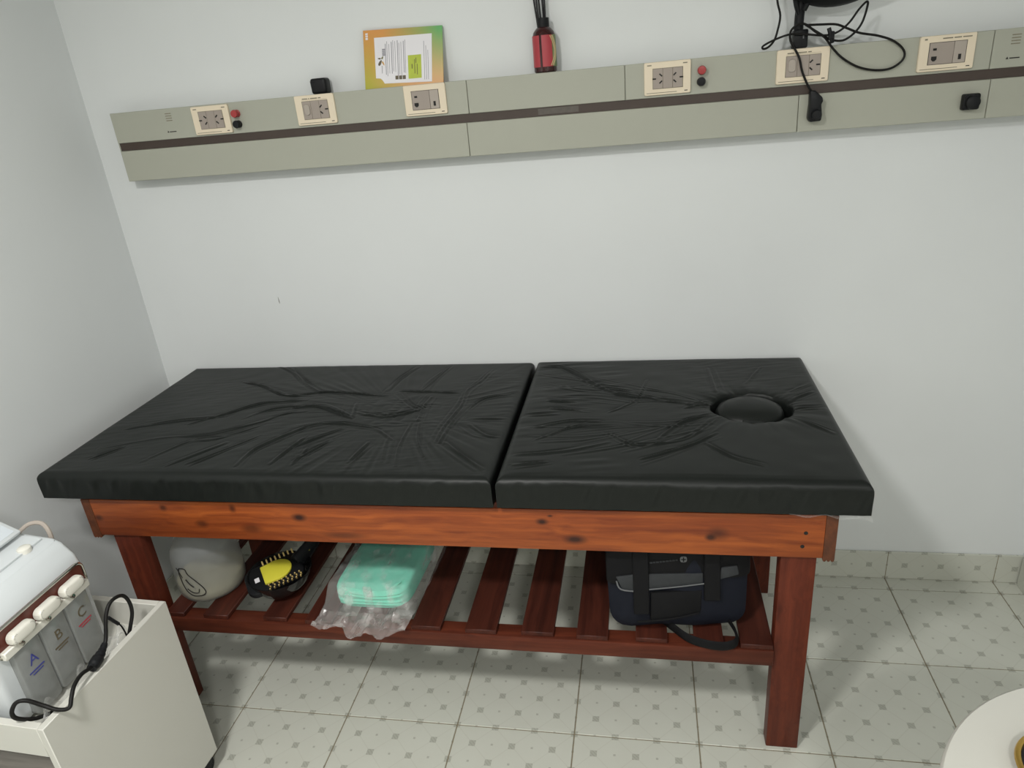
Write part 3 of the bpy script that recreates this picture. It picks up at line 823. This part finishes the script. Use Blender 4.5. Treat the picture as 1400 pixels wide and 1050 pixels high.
b = B(); prism(b, [(2.120, 1.560), (2.131, 1.561), (2.150, 1.543), (2.152, 1.532), (2.148, 1.528), (2.152, 1.500), (2.150, 1.487), (2.124, 1.486), (2.119, 1.495), (2.121, 1.530)], 'y', -.088, PY - .001, .003, 2); pg_ = obj('plug', b, 'black', pc)
b = B(); lathe(b, [(.0125, 0), (.0125, .008), (.010, .011), (0, .012)], (2.137, -.087, 1.503), 20, Matrix.Rotation(PI / 2, 4, 'X')); obj('plug_grip', b, 'black', pg_)
sp = thing('square_plug', 'square black plug with round boss on the lower right of the panel', 'plug', (2.497, PY, 1.503))
b = B(); prism(b, rrect(2.479, 2.517, 1.4855, 1.5225, .005, 4), 'y', PY - .020, PY - .0005, .003, 2); obj('body', b, 'black', sp)
b = B(); lathe(b, [(.0165, 0), (.0155, .010), (.012, .0125), (0, .013)], (2.499, PY - .019, 1.503), 24, Matrix.Rotation(PI / 2, 4, 'X')); obj('boss', b, 'black', sp)

# ------------------------------------------------------------------ things on the lower shelf
SZ = .3455
JX, JY = .432, -.590
jg = thing('plastic_jug', 'translucent white plastic jug with a black drawn mark, half empty, on shelf', 'jug', (JX, JY, SZ))
prof = [(0, .003), (.055, .003), (.074, .0), (.086, .006), (.0925, .018), (.0950, .036), (.0950, .085), (.0930, .098), (.0945, .108), (.0940, .124), (.0880, .152), (.070, .182), (.036, .202), (.023, .208), (.022, .222), (0, .222)]
b = B(); lathe(b, prof, (JX, JY, SZ), 48); jb = obj('body', b, 'jug', jg)
b = B(); lathe(b, [(0, .208), (.026, .208), (.027, .212), (.027, .230), (.025, .234), (0, .234)], (JX, JY, SZ), 28); obj('cap', b, 'capwhite', jg)
b = B(); tube(b, [(JX + .02, JY + .01, SZ + .200), (JX + .045, JY + .03, SZ + .215), (JX + .070, JY + .045, SZ + .195), (JX + .078, JY + .045, SZ + .16), (JX + .080, JY + .04, SZ + .13)], .010, 10); obj('handle', b, 'jug', jg)
b = B(); lathe(b, [(0, .004), (.055, .004), (.083, .0085), (.0905, .022), (.0925, .038), (.0925, .052), (0, .052)], (JX, JY, SZ), 40); obj('liquid', b, 'liquid', jg)
def on_jug(a, z):
    r = .0958; a = math.radians(a + 25); return (JX + r * math.cos(a), JY + r * math.sin(a), SZ + z)
out = [(232, .128), (244, .128), (247, .110), (258, .085), (266, .062), (268, .045), (262, .036), (248, .036), (238, .046), (232, .066), (230, .090), (229, .110), (232, .128)]
b = B(); tube(b, [on_jug(a, z) for a, z in out], .0014, 6, 4); tube(b, [on_jug(240, .092), on_jug(246, .075), on_jug(251, .066)], .0018, 6, 3)
tube(b, [on_jug(238, .060), on_jug(246, .048), on_jug(256, .046), on_jug(259, .058)], .0014, 6, 3); tube(b, [on_jug(226, .128), on_jug(231, .112), on_jug(234, .096)], .0011, 6, 3)
obj('drawn_mark', b, 'slot', jg)

BX, BY = .662, -.600
bw = thing('glass_bowl', 'dark glass bowl holding a black brush on the slatted shelf', 'bowl', (BX, BY, SZ))
b = B(); lathe(b, [(0, 0), (.040, 0), (.044, .003), (.062, .016), (.080, .040), (.090, .066), (.0915, .070), (.0885, .070), (.077, .042), (.058, .019), (.038, .007), (0, .006)], (BX, BY, SZ), 48, cap=False); obj('shell', b, 'darkglass', bw)
br = thing('brush', 'black brush with yellow oval pad and cream bristles lying in the dark bowl', 'brush', (.655, -.598, SZ + .062))
br.rotation_euler = (math.radians(8), math.radians(-6), math.radians(37.7))
def L(name, bm, mat, par=br): return obj(name, bm, mat, par, world=False)
b = B(); prism(b, rrect(-.092, .070, -.058, .050, .030, 8), 'z', -.012, .006, .005, 2); head = L('head', b, 'black')
P = [(-.042, -.038), (-.042, .034)] + [(-.005 + .047 * math.cos(math.radians(a)), -.002 + .040 * math.sin(math.radians(a))) for a in range(84, -85, -14)]
b = B(); prism(b, P, 'z', .005, .0125, .002, 2); L('pad', b, 'yellow', head)
for row, (yy, nn) in enumerate(((-.0430, 8), (-.0520, 8), (-.0610, 8), (.0445, 8))):
    for k in range(nn):
        xx = -.034 + .0125 * k + (.003 if row % 2 else 0)
        q = B(); lathe(q, [(.0026, 0), (.0024, .012), (.0015, .0152), (0, .016)], (xx, yy, .003), 8, Matrix.Rotation(math.radians(30 if row < 3 else -20), 4, 'X')); L('bristle', q, 'bristle', head)
b = B(); tube(b, [(.055, .005, -.002), (.085, .020, .004), (.112, .036, .012), (.128, .046, .016)], [.030, .029, .027, .026, .024], 14, 6, .55); hdl = L('handle', b, 'black')
b = B(); prism(b, rrect(.088, .104, .012, .026, .003, 3), 'z', .013, .0165); L('handle_badge', b, 'olive', hdl)
b = B(); box(b, -.066, -.053, -.014, .004, .0055, .0066); L('white_tag', b, 'paper', head)

pk = thing('cloth_package', 'folded teal cloth sealed in a clear plastic bag on the shelf', 'package', (.955, -.53, SZ))
b = B()
t = bmesh.new(); bmesh.ops.create_cube(t, size=1.0); bmesh.ops.subdivide_edges(t, edges=list(t.edges), cuts=14, use_grid_fill=True)
for v in t.verts:
    x, y, z = v.co
    rx = (abs(x) * 2) ** 6; ry = (abs(y) * 2) ** 6; rz = (abs(z) * 2) ** 6
    sft = max(0, 1 - .10 * (rx * ry + ry * rz + rx * rz))
    xx, yy, zz = x * .212 * sft, y * .285 * sft, z * .072 * sft
    lay = .0022 * math.sin((zz + .04) * 520) if abs(y) > .49 else 0
    zz += .004 * math.sin(xx * 38 + 1) * math.cos(yy * 21) * (1 if z > 0 else 0) + (.006 * math.exp(-((yy + .03 + .25 * xx) / .02) ** 2) if z > .3 else 0)
    v.co = Vector((.962 + xx + .04 * yy, -.528 + yy + (lay if y < 0 else 0), SZ + .040 + zz))
merge(b, t); obj('cloth', b, 'teal', pk)
b = B()
t = bmesh.new(); bmesh.ops.create_grid(t, x_segments=46, y_segments=60, size=.5)
rs = random.Random(5)
ph = [rs.uniform(0, 6) for _ in range(8)]
for v in t.verts:
    u, w_ = v.co.x, v.co.y                      # w_=-.5 front hem
    X = .955 + u * .262 + .02 * (w_ + .2); Y = -.765 + (w_ + .5) * .395
    X -= .02 * max(0, -.25 - w_)
    inside_x = max(0, 1 - (max(0, abs(u) - .41) / .085) ** 2) if abs(u) < .495 else 0
    inside_y = min(1, max(0, (Y + .695) / .035))
    inside_y = inside_y * inside_y * (3 - 2 * inside_y)
    back = min(1, max(0, (-.372 - Y) / .02)) ; back = 1
    h = .0805 * inside_x * inside_y * back
    wr = .006 * math.sin(X * 95 + ph[0] + 18 * Y) + .005 * math.sin(Y * 140 + ph[1] + X * 60) + .005 * math.sin(X * 210 - Y * 90 + ph[2])
    Z = SZ + .004 + h + ((abs(wr) * .55 + .003 + wr * .25) * (1.2 - .8 * inside_y) if inside_y < .9 else abs(wr) * .28 + .001)
    if w_ < -.46: Y -= .016 * math.sin(u * 7 + .8) + .012 * math.sin(u * 19 + 2) - (.030 * max(0, u - .2)) * -1
    v.co = Vector((X, Y, Z))
merge(b, t)
hem = b.copy()
bmesh.ops.delete(b, geom=[f for f in b.faces if f.calc_center_median().y < -.690], context='FACES')
bmesh.ops.delete(hem, geom=[f for f in hem.faces if f.calc_center_median().y >= -.690], context='FACES')
obj('plastic_bag', b, 'film', pk); obj('bag_hem', hem, 'filmhem', pk)
b = B(); box(b, .945, .968, -.674, -.668, SZ + .008, SZ + .082, .001, 1); obj('tape', b, 'film', pk)

bg = thing('laptop_bag', 'black and navy laptop bag with grey trim standing on the shelf', 'bag', (1.772, -.640, SZ + .0075))
lean = math.radians(-8)
bg.rotation_euler = (lean, 0, math.radians(5))
def G_(name, bm, mat, par=bg, label=None): return obj(name, bm, mat, par, world=False, label=label)
b = B()
t = bmesh.new(); bmesh.ops.create_cube(t, size=1.0); bmesh.ops.subdivide_edges(t, edges=list(t.edges), cuts=12, use_grid_fill=True)
for v in t.verts:
    x, y, z = v.co
    X, Y, Z = x * .330, y * .105, (z + .5) * .245
    cr = .045; ax = abs(X) - (.165 - cr); lowz = cr - Z
    if ax > 0 and lowz > 0:
        m_ = max(ax, lowz); l_ = math.hypot(ax, lowz); k = m_ / l_
        X = math.copysign((.165 - cr) + ax * k, X); Z = cr - lowz * k
    e = (abs(x) * 2) ** 8; ez = (abs(z) * 2) ** 8
    Y *= 1 - .30 * max(e, ez) + .10 * (1 - (2 * x) ** 2) * (1 - (2 * z) ** 2)
    v.co = Vector((X * (1 + .05 * (Z / .245)), Y - .004 * math.sin(X * 40) * (1 if y < 0 else 0), Z))
merge(b, t); G_('body', b, 'bagnavy')
b = B(); prism(b, [(-.172, .135), (-.150, .128), (.150, .142), (.172, .152), (.172, .244), (-.172, .244)], 'y', -.0595, -.030, .006, 2); fl = G_('front_flap', b, 'bagblack')
b = B(); prism(b, [(-.150, .152), (-.135, .118), (-.100, .112), (.060, .130), (.060, .158), (-.100, .158)], 'y', -.0625, -.04, .003, 2); G_('grey_band', b, 'baggrey', fl)
b = B(); tube(b, [(-.148, -.0605, .140), (-.138, -.0625, .118), (-.10, -.064, .1125)], .0022, 6, 4); tube(b, [(-.072, -.0640, .117), (.0, -.0640, .1235), (.062, -.064, .131)], .0018, 6, 4); G_('piping', b, 'bagsilver', fl)
b = B(); prism(b, [(.098, .140), (.145, .153), (.140, .178), (.102, .172)], 'y', -.0635, -.05, .003, 2); G_('side_patch', b, 'baggrey', fl)
for sx in (-.088, .082):
    b = B(); box(b, sx - .020, sx + .018, -.0680, -.058, .050 if sx < 0 else .085, .243, .002, 1); G_('strap', b, 'bagblack')
b = B(); prism(b, [(-.068, .022), (.055, .050), (.058, .112), (-.066, .106)], 'y', -.0625, -.045, .004, 2); G_('front_pocket', b, 'bagblack')
b = B(); tube(b, [(-.10, -.062, .026), (-.06, -.064, .030), (-.01, -.064, .036), (.05, -.064, .050)], .0025, 6, 4); G_('pocket_seam', b, 'bagblack')
b = B()
xx = -.066
for Lh in (.006, .005, .007, .005, .006, .007, .005, .006, .005): box(b, xx, xx + Lh, -.0602, -.0590, .1855 + (xx + .066) * .1, .1895 + (xx + .066) * .1); xx += Lh + .0018
G_('brand_text', b, 'baggrey', fl)['kind'] = 'stuff'
b = B(); prism(b, rrect(.006, .022, .188, .203, .005, 4), 'y', -.0612, -.058); em = G_('emblem', b, 'bagsilver', fl)
b = B(); box(b, .0126, .0154, -.0618, -.061, .190, .201); box(b, .0085, .0195, -.0618, -.061, .1943, .1967); G_('emblem_cross', b, 'bagblack', em)
b = B(); tube(b, [(-.075, -.052, .243), (-.06, -.056, .262), (0, -.06, .268), (.06, -.056, .262), (.075, -.052, .243)], .008, 8, 5, .6); G_('handle', b, 'bagblack')
ss = [(1.735, -.655, SZ + .012), (1.765, -.680, SZ + .006), (1.80, -.712, SZ + .004), (1.845, -.728, SZ + .002), (1.885, -.733, SZ + .004), (1.912, -.722, SZ + .008), (1.915, -.695, SZ + .012), (1.905, -.668, SZ + .018), (1.885, -.640, SZ + .03)]
me = mesh_from('shoulder_strap', tube(B(), ss, .014, 8, 5, .25))
me.transform((Matrix.Translation(bg.location) @ bg.rotation_euler.to_matrix().to_4x4()).inverted())
G_('shoulder_strap', me, 'bagblack')

# ------------------------------------------------------------------ trolley with facial machine
ct = thing('trolley', 'white laminate trolley on casters with an open top tray at the left', 'trolley', (.5573, -.914, 0), math.radians(-2.3))
CW, CD, CB, CT_, th = .475, .372, .062, .565, .016
def Cp(name, bm, mat, par=ct): return obj(name, bm, mat, par, world=False)
b = B(); box(b, -th, 0, -CD, 0, CB, CT_, .0015, 1); Cp('side_panel', b, 'white')
b = B(); box(b, -CW, -CW + th, -CD, 0, CB, CT_, .0015, 1); Cp('side_panel', b, 'white')
b = B(); box(b, -CW + th, -th, -th, -.0005, CB, CT_, .001, 1); Cp('back_panel', b, 'white')
b = B(); box(b, -CW + th, -th, -CD + .0005, -CD + th, CT_ - .078, CT_, .001, 1); Cp('front_board', b, 'white')
b = B(); box(b, -CW + th, -th, -CD + th, -th, CT_ - .085, CT_ - .069); Cp('tray_floor', b, 'white')
b = B(); box(b, -CW + th + .002, -th - .002, -CD + .008, -CD + .026, CB + th + .004, CT_ - .090, .001, 1); dr = Cp('drawer_front', b, 'greywood')
b = B(); tube(b, [(-CW / 2 - .06, -CD + .008, .40), (-CW / 2 - .06, -CD - .014, .40), (-CW / 2 + .06, -CD - .014, .40), (-CW / 2 + .06, -CD + .008, .40)], .004, 8, 1); Cp('handle', b, 'chrome', dr)
b = B(); box(b, -CW + th, -th, -CD, -th, CB, CB + th); Cp('bottom_panel', b, 'greywood')
for x, y in ((-.03, -.032), (-.03, -CD + .035), (-CW + .03, -.032), (-CW + .03, -CD + .035)):
    b = B(); box(b, x - .016, x + .016, y - .016, y + .016, CB - .006, CB); prism(b, [(y - .012, CB - .006), (y + .014, CB - .006), (y + .02, .018), (y + .006, .018)], 'x', x - .012, x + .012, .002, 1); cs = Cp('caster', b, 'black')
    b = B(); lathe(b, [(.0, -.009), (.020, -.009), (.0225, -.005), (.0225, .005), (.020, .009), (0, .009)], (x, y + .010, .0228), 24, Matrix.Rotation(PI / 2, 4, 'Y')); Cp('wheel', b, 'black', cs)

TZ = CT_ - .069
mc = thing('facial_machine', 'white facial machine with three clear lettered tanks in the trolley tray', 'machine', (.36, -1.105, TZ))
y0, y1 = -1.243, -.975
prof = [(.225, TZ + .004), (.420, TZ + .004), (.430, TZ + .02), (.432, .66), (.436, .722), (.428, .752), (.405, .782), (.385, .792), (.235, .812), (.215, .80), (.21, TZ + .02)]
b = B(); prism(b, prof, 'y', y0, y1, .012, 3); bod = obj('body', b, 'whitegloss', mc)
# recessed top deck with tilted screen and a knob
b = B(); prism(b, [(y0 + .02, .0), (y1 - .018, .0), (y1 - .018, .004), (y0 + .02, .004)], 'x', .245, .372)
bmesh.ops.transform(b, matrix=Matrix.Translation((0, 0, .7975)), verts=b.verts)
for v in b.verts: v.co.z -= (v.co.x - .245) * .12 - .012
obj('top_deck', b, 'whitegloss', mc)
b = B(); box(b, -.075, .075, -.10, .10, -.005, .005, .004, 2)
sm_ = Matrix.Translation((.262, -1.095, .850)) @ Matrix.Rotation(math.radians(28), 4, 'Y')
bmesh.ops.transform(b, matrix=sm_, verts=b.verts); scn = obj('screen', b, 'whitegloss', mc)
b = B(); box(b, -.066, .066, -.09, .09, .0045, .0056); bmesh.ops.transform(b, matrix=sm_, verts=b.verts); obj('screen_glass', b, 'screenpale', scn)
b = B(); box(b, -.05, .01, -.03, .03, -.04, -.004, .004); bmesh.ops.transform(b, matrix=sm_, verts=b.verts); obj('screen_stand', b, 'whitegloss', scn)
b = B(); lathe(b, [(.014, 0), (.014, .010), (.010, .013), (0, .013)], (.366, -1.035, .793), 20); obj('knob', b, 'capwhite', mc)
b = B(); lathe(b, [(.006, 0), (.006, .012), (0, .013)], (.372, -1.170, .793), 14); obj('nozzle', b, 'black', mc)
# framed recess holding the tank caps
FX = .4385
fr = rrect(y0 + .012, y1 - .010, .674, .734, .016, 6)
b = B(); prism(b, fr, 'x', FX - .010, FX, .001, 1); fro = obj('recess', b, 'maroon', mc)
b = B(); P = [(FX + .001, y, z) for y, z in fr] + [(FX + .001,) + fr[0]]
tube(b, P, .0032, 8, 1); obj('chrome_frame', b, 'chrome', mc)
b = B(); box(b, FX - .004, FX + .012, y0 + .018, y1 - .016, .672, .690, .002, 1); obj('cap_ledge', b, 'capwhite', mc)
for yc, ch, ink in ((-1.176, 'A', 'inkblue'), (-1.106, 'B', 'inkbrown'), (-1.036, 'C', 'inkred')):
    b = B(); prism(b, rrect(yc - .033, yc + .033, TZ + .012, .676, .008, 4), 'x', FX - .014, FX + .008, .003, 2); tk = obj('tank', b, 'tank', mc)
    b = B(); prism(b, rrect(yc - .030, yc + .030, .690, .718, .0135, 6), 'x', FX + .000, FX + .022, .006, 3); cp = obj('tank_cap', b, 'capwhite', mc)
    b = B(); lathe(b, [(.0055, 0), (.0055, .004), (0, .005)], (FX + .021, yc - .016, .690), 12, Matrix.Rotation(PI / 2, 4, 'Y')); obj('cap_latch', b, 'chrome', cp)
    me = text_mesh(ch, .034)
    me.transform(Matrix.Translation((FX + .0086, yc + .002, .630)) @ Matrix.Rotation(PI / 2, 4, 'Z') @ Matrix.Rotation(PI / 2, 4, 'X'))
    obj('letter', me, ink if ch != 'C' else 'inkbrown', tk, smooth=False)
    b = B(); box(b, FX + .0082, FX + .0090, yc - .018, yc + .020, .604, .607); box(b, FX + .0082, FX + .0090, yc - .012, yc + .015, .5975, .600); obj('underline', b, ink, tk)
b = B(); tube(b, [(.30, -.985, .80), (.32, -.965, .815), (.345, -.955, .81), (.36, -.96, .78), (.35, -.963, .72)], .005, 8); obj('side_hose', b, 'greymod2', mc)

pb = thing('plastic_wrap', 'crumpled clear plastic bag stuffed in the tray beside the machine', 'plastic bag', (.495, -1.11, TZ))
b = B(); t = bmesh.new(); bmesh.ops.create_grid(t, x_segments=22, y_segments=60, size=.5)
for v in t.verts:
    u, w_ = v.co.x, v.co.y
    X = .493 + u * .074; Y = -1.105 + w_ * .29
    Z = TZ + .030 + .016 * math.sin(Y * 60 + u * 5) + .012 * math.sin(Y * 140 + X * 160) + .007 * math.sin(X * 300 + Y * 60) - .020 * (2 * u) ** 4
    v.co = Vector((X, Y, max(Z, TZ + .002)))
merge(b, t); obj('sheet', b, 'film', pb)
kb = thing('power_cable', 'thick black cable with an inline connector draped over the trolley rim', 'cable', (.53, -1.12, .575))
kp = [(0.505, -1.222, 0.541), (0.495, -1.254, 0.556), (0.482, -1.276, 0.579), (0.48, -1.279, 0.598), (0.485, -1.268, 0.612), (0.5, -1.259, 0.61), (0.52, -1.25, 0.590), (0.545, -1.246, 0.576), (0.561, -1.235, 0.570), (0.558, -1.22, 0.581), (0.552, -1.2, 0.592), (0.545, -1.17, 0.592), (0.54, -1.137, 0.58), (0.535, -1.106, 0.583), (0.53, -1.078, 0.594), (0.525, -1.05, 0.639), (0.525, -1.026, 0.657), (0.525, -0.995, 0.648), (0.525, -0.982, 0.622), (0.525, -0.984, 0.59), (0.522, -1.000, 0.560), (0.516, -1.015, 0.530)]
b = B(); tube(b, kp, .0042, 10, 6); obj('cable', b, 'blackcord', kb)
b = B(); tube(b, [(.5405, -1.142, .578), (.538, -1.126, .580), (.536, -1.110, .582), (.533, -1.094, .586), (.531, -1.083, .591)], [.0105, .0125, .0125, .0105, .0085, .0075, .0065], 10, 6); obj('connector', b, 'black', kb)
k2 = thing('thin_cable', 'thin black cable with barrel tip inside the trolley tray', 'cable', (.50, -1.0, TZ))
b = B(); tube(b, [(.497, -.995, TZ + .006), (.5, -0.997, 0.536), (.5, -1.001, .563), (.5, -1.008, .577)], .0018, 8); obj('cable', b, 'blackcord', k2)
b = B(); tube(b, [(.5, -1.006, .574), (.5, -1.014, .589), (.5, -1.024, .608)], .0042, 8); obj('barrel_tip', b, 'black', k2)

# ------------------------------------------------------------------ round table in the corner
RX, RY, RZ, RR = 2.4619, -1.3736, .60, .3427
rt = thing('round_table', 'white round side table cut off at the lower right', 'table', (RX, RY, 0))
b = B(); lathe(b, [(0, RZ - .022), (RR - .006, RZ - .022), (RR - .001, RZ - .018), (RR, RZ - .011), (RR - .001, RZ - .004), (RR - .005, RZ), (0, RZ)], (RX, RY, 0), 96); obj('top', b, 'white', rt)
b = B(); lathe(b, [(0, .018), (.030, .018), (.030, RZ - .03), (.06, RZ - .022), (0, RZ - .022)], (RX + .10, RY - .02, 0), 28); obj('column', b, 'white', rt)
b = B(); lathe(b, [(0, 0), (.17, 0), (.17, .010), (.16, .016), (.04, .022), (0, .022)], (RX + .10, RY - .02, 0), 48); obj('base', b, 'white', rt)
DX, DY = 2.334, -1.237
ds = thing('gold_rimmed_dish', 'black dish with a gold rim on the white round table', 'dish', (DX, DY, RZ))
b = B(); lathe(b, [(0, .0), (.050, .0), (.066, .006), (.0715, .014), (.0705, .015), (.062, .009), (.048, .005), (0, .004)], (DX, DY, RZ), 48, cap=False); obj('bowl', b, 'black', ds)
b = B(); P = [(DX + .0725 * math.cos(a), DY + .0725 * math.sin(a), RZ + .0145) for a in [2 * PI * i / 48 for i in range(49)]]
tube(b, P, .0048, 8, 1); obj('gold_rim', b, 'gold', ds)
